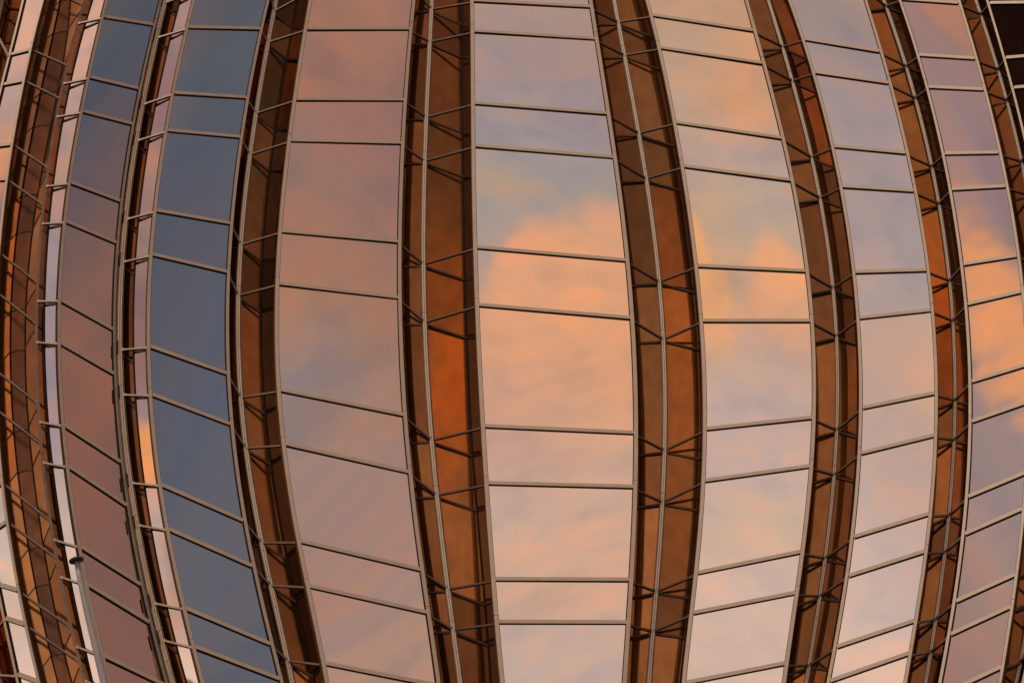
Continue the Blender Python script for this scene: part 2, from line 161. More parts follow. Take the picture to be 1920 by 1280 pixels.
L = {
 0: ([(43,0),(20,100),(0,175),(-30,300),(-52,450),(-60,640),(-50,820),(-25,1000),(0,1114),(30,1264)],43.2),
 1: ([(200,0),(192,33),(167,143),(152,207),(133,333),(123,417),(118,427),(113,510),(111,624),(115,727),(120,820),(123,854),(133,921),(147,1011),(163,1101),(187,1204),(205,1280)],43.0),
 2: ([(363,0),(353,43),(333,133),(313,230),(300,317),(290,417),(287,427),(283,460),(279,560),(278,644),(282,727),(288,827),(293,854),(300,914),(313,984),(337,1104),(357,1191),(380,1280)],43.95),
 3: ([(582,0),(575,43),(563,117),(552,190),(543,247),(537,317),(528,400),(525,444),(520,510),(518,594),(520,677),(525,744),(532,827),(533,854),(543,921),(557,994),(572,1077),(587,1147),(605,1231),(613,1280)],44.62),
 4: ([(885,0),(886,100),(887,233),(888,333),(891,427),(893,560),(900,694),(905,794),(909,854),(915,954),(925,1087),(933,1187),(942,1280)],45.3),
 5: ([(1213,0),(1227,50),(1240,117),(1260,200),(1273,267),(1283,333),(1293,427),(1298,440),(1308,510),(1315,587),(1319,710),(1321,854),(1317,937),(1308,1037),(1298,1137),(1288,1220),(1282,1280)],45.7),
 6: ([(1480,0),(1497,47),(1522,123),(1540,200),(1563,277),(1575,333),(1588,427),(1602,510),(1608,594),(1613,694),(1613,794),(1611,854),(1603,954),(1590,1071),(1575,1154),(1563,1221),(1553,1280)],45.3),
 7: ([(1687,0),(1707,57),(1723,110),(1740,170),(1760,250),(1777,333),(1792,427),(1803,484),(1810,560),(1817,660),(1819,760),(1817,854),(1812,937),(1803,1021),(1790,1121),(1777,1204),(1762,1280)],44.6),
 8: ([(1850,0),(1870,57),(1887,127),(1903,187),(1920,250),(1950,400),(1972,560),(1980,720),(1978,854),(1965,1000),(1945,1140),(1918,1280)],43.75),
}
R = {
 -1:([(-22,0),(-45,100),(-70,200),(-100,350),(-125,500),(-132,640),(-122,820),(-95,1000),(-65,1130),(-28,1280)],43.2),
 0: ([(80,0),(60,90),(43,153),(22,270),(3,427),(-7,550),(-10,680),(-3,800),(2,887),(10,964),(35,1107),(50,1174),(73,1280)],43.0),
 1: ([(302,0),(290,47),(263,163),(250,233),(237,317),(230,377),(224,427),(215,560),(213,617),(216,700),(227,820),(229,854),(240,947),(267,1097),(283,1164),(300,1231),(313,1280)],44.16,0.08),
 2: ([(503,0),(490,53),(465,182),(455,247),(443,333),(437,393),(433,427),(428,500),(427,594),(428,694),(435,787),(442,854),(457,964),(472,1054),(497,1144),(513,1214),(528,1280)],45.07,0.02),
 3: ([(775,0),(773,42),(763,133),(758,233),(752,333),(748,427),(751,537),(752,627),(755,727),(763,827),(768,864),(777,971),(790,1054),(802,1134),(813,1214),(822,1280)],45.76),
 4: ([(1108,0),(1115,60),(1130,143),(1145,233),(1153,290),(1163,383),(1170,427),(1180,527),(1185,594),(1191,710),(1193,854),(1188,971),(1183,1104),(1178,1171),(1171,1280)],45.7),
 5: ([(1400,0),(1413,53),(1432,117),(1450,183),(1468,257),(1483,327),(1493,383),(1503,427),(1513,494),(1520,577),(1525,677),(1526,760),(1523,854),(1517,937),(1503,1037),(1497,1094),(1485,1171),(1470,1280)],45.4),
 6: ([(1623,0),(1640,57),(1663,133),(1683,207),(1703,293),(1717,367),(1728,427),(1740,494),(1748,577),(1755,694),(1755,794),(1752,854),(1745,954),(1737,1037),(1723,1121),(1710,1207),(1697,1280)],44.75),
 7: ([(1797,0),(1813,43),(1830,110),(1847,167),(1873,280),(1890,357),(1903,427),(1915,510),(1921,594),(1927,700),(1928,800),(1920,954),(1905,1081),(1895,1154),(1880,1247),(1875,1280)],43.8),
 8: ([(2010,0),(2035,100),(2075,250),(2110,430),(2130,640),(2130,800),(2115,960),(2090,1120),(2050,1280)],42.4),
}
RAIL = {
 -1:([(5,0),(-18,100),(-40,200),(-70,350),(-92,500),(-98,640),(-88,820),(-60,1000),(-32,1130),(2,1280)],43.7),
 0: ([(158,0),(147,47),(125,123),(113,177),(93,293),(83,377),(78,427),(72,510),(68,594),(68,694),(72,777),(79,854),(90,944),(103,1027),(115,1091),(133,1181),(143,1214),(160,1280)],43.12),
 1: ([(310,0),(295,63),(272,187),(257,253),(243,333),(233,427),(226,560),(226,644),(230,737),(236,854),(253,964),(267,1044),(290,1144),(303,1191),(323,1280)],44.10,0.05),
 2: ([(517,0),(507,67),(487,167),(470,277),(460,367),(454,427),(448,527),(448,627),(450,710),(455,794),(462,854),(480,954),(497,1047),(512,1114),(533,1207),(548,1280)],45.35,0.08),
 3: ([(810,0),(807,67),(800,200),(797,300),(794,427),(796,577),(798,660),(805,760),(812,854),(818,921),(830,1021),(842,1121),(853,1204),(863,1280)],46.1),
 4: ([(1152,0),(1168,93),(1187,190),(1203,283),(1213,333),(1225,427),(1235,527),(1243,627),(1247,760),(1246,854),(1242,954),(1233,1071),(1225,1171),(1217,1280)],46.3),
 5: ([(1440,0),(1460,60),(1480,133),(1493,183),(1523,300),(1537,360),(1545,427),(1557,494),(1567,594),(1570,710),(1569,810),(1566,854),(1558,954),(1548,1037),(1538,1121),(1523,1204),(1512,1280)],46.0),
 6: ([(1657,0),(1677,57),(1697,117),(1717,187),(1737,267),(1750,327),(1760,377),(1767,427),(1780,527),(1787,594),(1791,694),(1790,794),(1787,854),(1780,954),(1770,1054),(1758,1137),(1747,1214),(1735,1280)],45.35),
 7: ([(1828,0),(1847,43),(1867,123),(1887,183),(1905,267),(1920,320),(1938,420),(1952,560),(1958,700),(1957,854),(1947,1000),(1932,1130),(1920,1207),(1905,1280)],44.4),
}
# line where the copper glass of the recess meets the side face of the next bay
BACK = {
 -1:([(22,0),(0,100),(-22,200),(-52,350),(-74,500),(-80,640),(-70,820),(-45,1000),(-17,1130),(17,1280)],44.3),
 0: ([(173,0),(150,77),(123,190),(103,333),(92,413),(88,427),(82,560),(83,660),(87,760),(94,854),(107,937),(120,1027),(133,1101),(157,1211),(173,1280)],43.22),
 1: ([(337,0),(320,67),(293,190),(273,293),(260,400),(257,427),(252,510),(249,627),(252,710),(258,794),(263,854),(273,937),(287,1017),(310,1131),(330,1204),(348,1280)],44.15,0.03),
 2: ([(558,0),(547,67),(533,143),(520,213),(505,320),(497,400),(492,460),(489,560),(491,677),(493,727),(500,794),(505,854),(515,921),(530,1014),(550,1104),(570,1187),(590,1280)],45.7),
 3: ([(868,0),(867,167),(868,427),(873,560),(880,727),(885,854),(895,971),(908,1104),(920,1280)],46.45),
 4: ([(1206,0),(1220,50),(1233,117),(1253,200),(1266,267),(1277,333),(1290,427),(1301,510),(1308,587),(1312,710),(1314,854),(1310,937),(1302,1037),(1292,1137),(1282,1220),(1276,1280)],46.48),
 5: ([(1475,0),(1492,47),(1517,123),(1535,200),(1558,277),(1571,333),(1584,427),(1598,510),(1604,594),(1609,694),(1608,794),(1606,854),(1598,954),(1586,1071),(1571,1154),(1559,1221),(1549,1280)],46.2),
 6: ([(1684,0),(1704,57),(1720,110),(1737,170),(1757,250),(1774,333),(1789,427),(1800,484),(1807,560),(1813,660),(1815,760),(1813,854),(1808,937),(1799,1021),(1786,1121),(1773,1204),(1758,1280)],45.56),
 7: ([(1848,0),(1868,57),(1885,127),(1901,187),(1918,250),(1948,400),(1969,560),(1977,720),(1975,854),(1962,1000),(1942,1140),(1915,1280)],44.6),
}
L = {k: Line(*v) for k, v in L.items()}; R = {k: Line(*v) for k, v in R.items()}
RAIL = {k: Line(*v) for k, v in RAIL.items()}; BACK = {k: Line(*v) for k, v in BACK.items()}
# floor lines: k -> y at the left edge / right edge of each bay (first index KF)
BAYLV = {
 0:(0,[(102,92),(158,150),(275,269),(337,335),(470,472),(540,546),(690,692),(765,766),(930,903),(1000,976),(1094,1106),(1157,1170),(1262,1278)]),
 1:(0,[(30,46),(143,166),(207,232),(340,377),(413,455),(560,618),(640,701),(794,867),(871,948),(1021,1097),(1092,1167),(1226,1285)]),
 2:(0,[(50,53),(173,182),(243,256),(393,418),(475,509),(647,700),(737,795),(906,976),(989,1061),(1137,1207),(1209,1272)]),
 3:(0,[(53,53),(185,186),(262,267),(432,452),(530,557),(729,777),(830,884),(1012,1067),(1096,1147),(1241,1284)]),
 4:(-1,[(0,12),(57,72),(192,212),(272,294),(462,487),(570,595),(797,810),(904,911),(1084,1085),(1164,1165)]),
 5:(-1,[(27,57),(88,118),(228,258),(310,337),(497,507),(600,600),(803,781),(900,872),(1073,1032),(1148,1109),(1279,1241)]),
 6:(-1,[(72,96),(134,155),(273,286),(348,357),(509,505),(595,580),(764,735),(849,814),(1006,961),(1079,1031),(1212,1161),(1276,1222)]),
 7:(-2,[(-3,5),(102,109),(162,167),(287,285),(354,348),(495,478),(570,545),(715,682),(790,752),(931,884),(1001,951),(1127,1074),(1189,1134),(1305,1247)]),
 8:(-2,[(5,3),(108,95),(164,150),(278,255),(338,310),(460,430),(520,480),(650,600),(715,660),(850,780),(915,840),(1040,950),(1100,1010),(1215,1120)]),
}
RAILLV = {
 -1:(0,[60,160,225,350,425,560,640,780,855,990,1060,1195,1265]),
 0:(0,[45,158,220,350,420,565,642,791,867,1011,1081,1211,1275]),
 1:(0,[72,197,265,412,492,656,740,905,984,1130,1199]),
 2:(-1,[22,80,213,290,459,554,745,840,1017,1097,1238]),
 3:(-1,[18,79,220,302,495,604,825,928,1104,1180]),
 4:(-1,[42,104,250,335,528,636,844,941,1108,1183]),
 5:(-1,[88,152,295,371,540,630,806,890,1046,1117,1247]),
 6:(-2,[12,124,184,312,382,526,601,750,824,966,1034,1160,1222]),
 7:(-2,[27,130,188,303,365,495,555,690,760,895,958,1070,1131,1241]),
}
KMIN, KMAX = -8, 19
def extend(first, seq):
    d = {first+i: float(v) for i, v in enumerate(seq)}
    k = max(d)
    while k < KMAX: d[k+1] = d[k]+(d[k-1]-d[k-2])*0.955; k += 1
    k = min(d)
    while k > KMIN: d[k-1] = d[k]-(d[k+2]-d[k+1])*0.97; k -= 1
    return d
BLV = {b: (extend(f, [v[0] for v in s]), extend(f, [v[1] for v in s])) for b, (f, s) in BAYLV.items()}
RLV = {r: extend(f, s) for r, (f, s) in RAILLV.items()}

# ---------------------------------------------------------------- materials
def new_mat(name):
    m = bpy.data.materials.new(name); m.use_nodes = True
    nt = m.node_tree; b = nt.nodes['Principled BSDF']
    return m, nt, b
def metal(name, col, rough, metallic, streak=0.25, spec=0.5):
    m, nt, b = new_mat(name)
    tc = nt.nodes.new('ShaderNodeNewGeometry')
    mp = nt.nodes.new('ShaderNodeMapping'); mp.inputs['Scale'].default_value = (1.5, 1.5, 0.9)
    nt.links.new(tc.outputs['Position'], mp.inputs[0])
    n1 = nt.nodes.new('ShaderNodeTexNoise'); n1.inputs['Scale'].default_value = 2.2; n1.inputs['Detail'].default_value = 7
    nt.links.new(mp.outputs[0], n1.inputs['Vector'])
    rp = nt.nodes.new('ShaderNodeValToRGB')
    rp.color_ramp.elements[0].position = 0.3; rp.color_ramp.elements[1].position = 0.72
    rp.color_ramp.elements[0].color = tuple(c*(1-streak) for c in col)+(1,)
    rp.color_ramp.elements[1].color = tuple(min(1, c*(1+streak*0.5)) for c in col)+(1,)
    nt.links.new(n1.outputs['Fac'], rp.inputs[0]); nt.links.new(rp.outputs[0], b.inputs['Base Color'])
    b.inputs['Roughness'].default_value = rough; b.inputs['Metallic'].default_value = metallic
    b.inputs['Specular IOR Level'].default_value = spec
    return m
def glass(name, col, rough, metallic=1.0, wobble=0.02, grime=0.06, vary=0.04, scale=1.1):
    """reflective coated curtain wall glass: tinted mirror with roller wave and faint dust"""
    m, nt, b = new_mat(name)
    geo = nt.nodes.new('ShaderNodeNewGeometry'); info = nt.nodes.new('ShaderNodeObjectInfo')
    n1 = nt.nodes.new('ShaderNodeTexNoise'); n1.inputs['Scale'].default_value = scale; n1.inputs['Detail'].default_value = 1.0
    nt.links.new(geo.outputs['Position'], n1.inputs['Vector'])
    bp = nt.nodes.new('ShaderNodeBump'); bp.inputs['Strength'].default_value = 1.0; bp.inputs['Distance'].default_value = wobble
    nt.links.new(n1.outputs['Fac'], bp.inputs['Height']); nt.links.new(bp.outputs[0], b.inputs['Normal'])
    mp = nt.nodes.new('ShaderNodeMapping'); mp.inputs['Scale'].default_value = (1.3, 1.3, 0.8)
    nt.links.new(geo.outputs['Position'], mp.inputs[0])
    n2 = nt.nodes.new('ShaderNodeTexNoise'); n2.inputs['Scale'].default_value = 2.0; n2.inputs['Detail'].default_value = 5
    nt.links.new(mp.outputs[0], n2.inputs['Vector'])
    mr = nt.nodes.new('ShaderNodeMapRange'); mr.inputs[1].default_value = 0.3; mr.inputs[2].default_value = 0.7
    mr.inputs[3].default_value = 1-grime; mr.inputs[4].default_value = 1.0
    nt.links.new(n2.outputs['Fac'], mr.inputs[0])
    mr2 = nt.nodes.new('ShaderNodeMapRange'); mr2.inputs[3].default_value = 1-vary; mr2.inputs[4].default_value = 1+vary
    nt.links.new(info.outputs['Random'], mr2.inputs[0])
    mu = nt.nodes.new('ShaderNodeMath'); mu.operation = 'MULTIPLY'
    nt.links.new(mr.outputs[0], mu.inputs[0]); nt.links.new(mr2.outputs[0], mu.inputs[1])
    vm = nt.nodes.new('ShaderNodeVectorMath'); vm.operation = 'SCALE'; vm.inputs[0].default_value = col
    nt.links.new(mu.outputs[0], vm.inputs['Scale']); nt.links.new(vm.outputs[0], b.inputs['Base Color'])
    b.inputs['Roughness'].default_value = rough; b.inputs['Metallic'].default_value = metallic
    return m
M_ALU = metal('champagne_aluminium', (0.70, 0.60, 0.475), 0.42, 0.3, 0.08)
M_ALU2 = metal('weathered_aluminium', (0.60, 0.50, 0.38), 0.4, 0.4, 0.15)
M_STEEL = metal('taupe_painted_steel', (0.28, 0.20, 0.15), 0.5, 0.2, 0.3)
M_STRUT = metal('brown_painted_steel', (0.17, 0.098, 0.062), 0.5, 0.2, 0.3)
M_BRZ = metal('dark_bronze_trim', (0.14, 0.068, 0.034), 0.45, 0.3, 0.3)
M_GASK_SHADE = metal('dark_gasket_and_shade', (0.022, 0.010, 0.007), 0.7, 0.0, 0.3, 0.2)  # also colours the strips that paint shade under transoms and brackets
M_GLASS = glass('reflective_rose_glass', (0.86, 0.80, 0.77), 0.03, 1.0, 0.0018, 0.015, 0.02, 0.8)
M_COP = glass('copper_coated_glass', (0.355, 0.150, 0.050), 0.09, 0.84, 0.006, 0.25, 0.42, 0.8)
M_BAY_REFL = glass('bay_glass_dark_reflection', (0.03, 0.014, 0.010), 0.06, 0.9, 0.003, 0.3, 0.15)  # far right bay: the dark reflection is put into the glass colour
M_REFL_STRIP = glass('copper_glass_painted_reflection', (0.26, 0.105, 0.042), 0.22, 0.35, 0.006, 0.4, 0.3)  # dark reflection of the leftmost bay's side, put into the pane colour
M_GOLD = glass('pale_copper_glass', (0.56, 0.27, 0.105), 0.12, 0.8, 0.006, 0.2, 0.2)
M_SIDE_REFL = glass('side_glass_dark_reflection', (0.105, 0.055, 0.038), 0.06, 0.85, 0.004, 0.2, 0.1)  # darkness that the side faces reflect, put into their colour
M_SIDE_REFL_BLACK = glass('side_glass_black_reflection', (0.05, 0.030, 0.026), 0.05, 0.9, 0.008, 0.2, 0.1)  # near black reflection in this side face, painted as glass colour
M_GREY = metal('galvanised_grey_paint', (0.5, 0.5, 0.52), 0.45, 0.2, 0.2)
M_CAP = metal('dark_oxidised_cap', (0.05, 0.045, 0.04), 0.5, 0.3, 0.3)
M_PAVE = metal('stone_paving', (0.20, 0.17, 0.15), 0.8, 0.0, 0.35)

# ---------------------------------------------------------------- helpers
def mesh_obj(name, V, F, mats, parent=None, fm=None, smooth=False):
    me = bpy.data.meshes.new(name); me.from_pydata([tuple(v) for v in V], [], F)
    for m in (mats if isinstance(mats, (list, tuple)) else [mats]): me.materials.append(m)
    if fm: me.polygons.foreach_set('material_index', fm)
    if smooth: me.polygons.foreach_set('use_smooth', [True]*len(F))
    me.update()
    o = bpy.data.objects.new(name, me); COL.objects.link(o)
    if parent is not None: o.parent = parent
    return o
def unit(v): return v/np.linalg.norm(v)
class MB:
    def __init__(s): s.V = []; s.F = []; s.M = []
    def bar(s, P, A, O, w, d, o0=0.0, a0=0.0, m=0):
        """sweep a w (across A) x d (along O, from front o0 going back) rectangle along points P"""
        n = len(P); b = len(s.V)
        for p, a, o in zip(P, A, O):
            for sa, so in ((-1, 0), (1, 0), (1, -1), (-1, -1)):
                s.V.append(p+a*(a0+sa*w/2)+o*(o0+so*d))
        for i in range(n-1):
            for j in range(4):
                q = b+i*4; s.F.append((q+j, q+(j+1) % 4, q+4+(j+1) % 4, q+4+j)); s.M.append(m)
        s.F.append((b+3, b+2, b+1, b)); s.M.append(m)
        q = b+(n-1)*4; s.F.append((q, q+1, q+2, q+3)); s.M.append(m)
        return s
    def tube(s, P, rad, n=10, m=0, caps=True):
        b = len(s.V); P = [np.array(p, float) for p in P]
        for i, p in enumerate(P):
            t = unit(P[min(i+1, len(P)-1)]-P[max(i-1, 0)])
            u = unit(np.cross(t, [0.3, 1, 0.1])); v = np.cross(t, u)
            r = rad[i] if isinstance(rad, (list, tuple)) else rad
            for j in range(n):
                a = 2*math.pi*j/n; s.V.append(p+(u*math.cos(a)+v*math.sin(a))*r)
        for i in range(len(P)-1):
            for j in range(n):
                s.F.append((b+i*n+j, b+i*n+(j+1) % n, b+(i+1)*n+(j+1) % n, b+(i+1)*n+j)); s.M.append(m)
        if caps:
            s.F.append(tuple(b+j for j in range(n))[::-1]); s.M.append(m)
            q = b+(len(P)-1)*n; s.F.append(tuple(q+j for j in range(n))); s.M.append(m)
        return s
    def build(s, name, mats, parent=None, smooth=False):
        return mesh_obj(name, s.V, s.F, mats, parent, s.M, smooth)
def sheet(fA, fB, ya0, ya1, yb0, yb1, nu, nv, back, camber=0.0, tilt=(0, 0), thick=0.02, ia=0.0, ib=0.0):
    """a pane between edge functions fA(y), fB(y); returns V,F of a thin slab, front grid gently cambered"""
    G = np.zeros((nv+1, nu+1, 3))
    for j in range(nv+1):
        v = j/nv; a = fA(ya0+(ya1-ya0)*v); b = fB(yb0+(yb1-yb0)*v)
        w = np.linalg.norm(b-a)
        for i in range(nu+1):
            u = (ia+(w-ia-ib)*i/nu)/w; G[j, i] = a*(1-u)+b*u
    N = unit(np.cross(G[0, -1]-G[-1, 0], G[-1, -1]-G[0, 0]))
    if N @ (G[0, 0]-EYE) > 0: N = -N
    V = []
    for j in range(nv+1):
        for i in range(nu+1):
            u = 2*i/nu-1; v = 2*j/nv-1
            V.append(G[j, i]+N*(-back+camber*(1-u*u)*(1-v*v)+tilt[0]*u+tilt[1]*v))
    nf = len(V)
    F = [(j*(nu+1)+i, j*(nu+1)+i+1, (j+1)*(nu+1)+i+1, (j+1)*(nu+1)+i) for j in range(nv) for i in range(nu)]
    ring = [i for i in range(nu+1)]+[j*(nu+1)+nu for j in range(1, nv+1)]+[nv*(nu+1)+i for i in range(nu-1, -1, -1)]+[j*(nu+1) for j in range(nv-1, 0, -1)]
    for r in ring: V.append(V[r]-N*thick)
    nr = len(ring)
    F2 = [(ring[i], nf+i, nf+(i+1) % nr, ring[(i+1) % nr]) for i in range(nr)]
    return V, F, F2, N
def pane(name, mat, parent, *a, **k):
    V, F, F2, N = sheet(*a, **k)
    o = mesh_obj(name, V, F+F2, mat, parent)
    o.data.polygons.foreach_set('use_smooth', [True]*len(F)+[False]*len(F2))
    # keep the front shaded by its own grid: split the skirt off with sharp edges
    at = o.data.attributes.new('sharp_face', 'BOOLEAN', 'FACE') if 'sharp_face' not in o.data.attributes else o.data.attributes['sharp_face']
    at.data.foreach_set('value', [False]*len(F)+[True]*len(F2))
    ea = o.data.attributes.new('sharp_edge', 'BOOLEAN', 'EDGE') if 'sharp_edge' not in o.data.attributes else o.data.attributes['sharp_edge']
    skirt = set()
    nf = len(V)-len(F2)
    vals = []
    bd = {}
    for f in F:
        for q in range(4):
            e = tuple(sorted((f[q], f[(q+1) % 4]))); bd[e] = bd.get(e, 0)+1
    for e in o.data.edges:
        t = tuple(sorted(e.vertices)); vals.append(bd.get(t, 0) == 1 or max(t) >= nf)
    ea.data.foreach_set('value', vals)
    return o

# ---------------------------------------------------------------- ground
gs = 900.0
V = [(-gs, -gs, 0), (gs, -gs, 0), (gs, gs, 0), (-gs, gs, 0)]
g = mesh_obj('ground', V, [(0, 1, 2, 3)], M_PAVE); g['kind'] = 'structure'

# ---------------------------------------------------------------- the tower
tower = bpy.data.objects.new('glass_tower', None); COL.objects.link(tower)
tower.location = (0, 46, 0); bpy.context.view_layer.update()
tower['label'] = 'copper and rose mirror glass tower with bulging bays split by bracketed recesses'
tower['category'] = 'building'
TM = tower.matrix_world.copy()
def adopt(o):
    o.parent = tower; o.matrix_parent_inverse = TM.inverted()
    return o
BAYS = list(range(0, 9)); K0, K1 = -3, 13
def bay_frame(b, y, dy=6.0):
    """across and outward unit vectors of a bay at sighting height y"""
    a = unit(R[b].p(y)-L[b].p(y)); t = L[b].p(y-dy)-L[b].p(y+dy)+R[b].p(y-dy)-R[b].p(y+dy)
    o = np.cross(a, unit(t)); o = unit(o)
    if o @ (L[b].p(y)-EYE) > 0: o = -o
    return a, o
def ys_between(a, b, step=22.0):
    n = max(2, int(math.ceil(abs(b-a)/step))+1)
    return [a+(b-a)*i/(n-1) for i in range(n)]
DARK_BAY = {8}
MW = {0: (0.08, 0.10), 1: (0.092, 0.10), 2: (0.10, 0.11), 3: (0.115, 0.16), 4: (0.122, 0.26), 5: (0.108, 0.24), 6: (0.09, 0.2), 7: (0.085, 0.18), 8: (0.075, 0.16)}   # face width, depth
for b in BAYS:
    lv, rv = BLV[b]; gm = M_BAY_REFL if b in DARK_BAY else M_GLASS
    # backing of the bay: dark core tubes behind the mullions and a dark wall behind the panes
    bk = MB()
    for E in (L[b], R[b]):
        yy = ys_between(-620, 2080, 60); P = [E.p(y) for y in yy]; fr = [bay_frame(b, y) for y in yy]
        bk.bar(P, [f[0] for f in fr], [f[1] for f in fr], 0.06, 0.10, -0.03)
    yy = ys_between(-620, 2080, 90); base = len(bk.V)
    for y in yy:
        a, o = bay_frame(b, y)
        for E in (L[b], R[b]): bk.V.append(E.p(y)-o*0.16)
    for i in range(len(yy)-1):
        q = base+2*i; bk.F.append((q, q+1, q+3, q+2)); bk.M.append(0)
    bay = adopt(bk.build('facade_bay', M_GASK_SHADE))
    if b in DARK_BAY: bay['label'] = 'bay at the far right edge, a dark reflection put into its glass colour'
    for k in range(K0, K1):
        am = 0.0012 if b >= 7 else 0.0042        # each pane hangs at its own slight angle (radians)
        hw = np.linalg.norm(R[b].p(rv[k])-L[b].p(lv[k]))/2; hh = np.linalg.norm(L[b].p(lv[k+1])-L[b].p(lv[k]))/2
        tl = random.uniform(-1, 1)*am*hw, random.uniform(-1, 1)*am*hh
        pane('glass_pane', gm, bay, L[b].p, R[b].p, lv[k], lv[k+1], rv[k], rv[k+1], 6, 5, 0.055,
             camber=random.uniform(-0.001, 0.002)*min(1, hh*hh), tilt=tl, ia=0.05, ib=0.05)
    for k in range(K0, K1+1):
        a_ = L[b].p(lv[k]); c_ = R[b].p(rv[k]); A = unit(c_-a_); ym = (lv[k]+rv[k])/2
        o_ = bay_frame(b, ym)[1]; up = unit(np.cross(A, o_)); up = up if up[2] > 0 else -up
        a_ = a_+A*0.058; c_ = c_-A*0.058
        mb = MB(); th = 0.108
        mb.bar([a_, c_], [up]*2, [o_]*2, th, 0.10, 0.004, 0.0, 0)
        mb.bar([a_, c_], [up]*2, [o_]*2, 0.028, 0.07, -0.022, -(th/2+0.014), 1)  # dark strip painting the shade on the transom's underside
        mb.bar([a_, c_], [up]*2, [o_]*2, 0.008, 0.07, -0.03, (th/2+0.004), 2)
        mb.build('transom', [M_ALU, M_GASK_SHADE, M_BRZ], bay)
    for E, lev, side in ((L[b], lv, -1), (R[b], rv, 1)):
        cuts = [-600.0]+[lev[k]-11 for k in range(-6, 18, 2)]+[2060.0]
        for i in range(len(cuts)-1):
            y0, y1 = cuts[i]+0.35, cuts[i+1]-0.35
            if y1 < y0+4: continue
            yy = ys_between(y0, y1, 30); P = [E.p(y) for y in yy]; fr = [bay_frame(b, y) for y in yy]
            mb = MB(); j = random.uniform(-1, 1)*0.004
            A = [f[0] for f in fr]; O = [f[1] for f in fr]
            mw, md = MW[b]
            mb.bar(P, A, O, mw, md, 0.016+j, 0, 0)
            mb.bar(P, A, O, 0.014, 0.09, 0.000, -side*(mw/2+0.007), 1)      # glazing gasket on the pane side
            mb.bar(P, A, O, 0.016, md+0.02, -0.012, side*(mw/2+0.008), 2)      # bronze edge trim on the recess side
            mb.build('mullion', [M_ALU, M_GASK_SHADE, M_BRZ], bay)

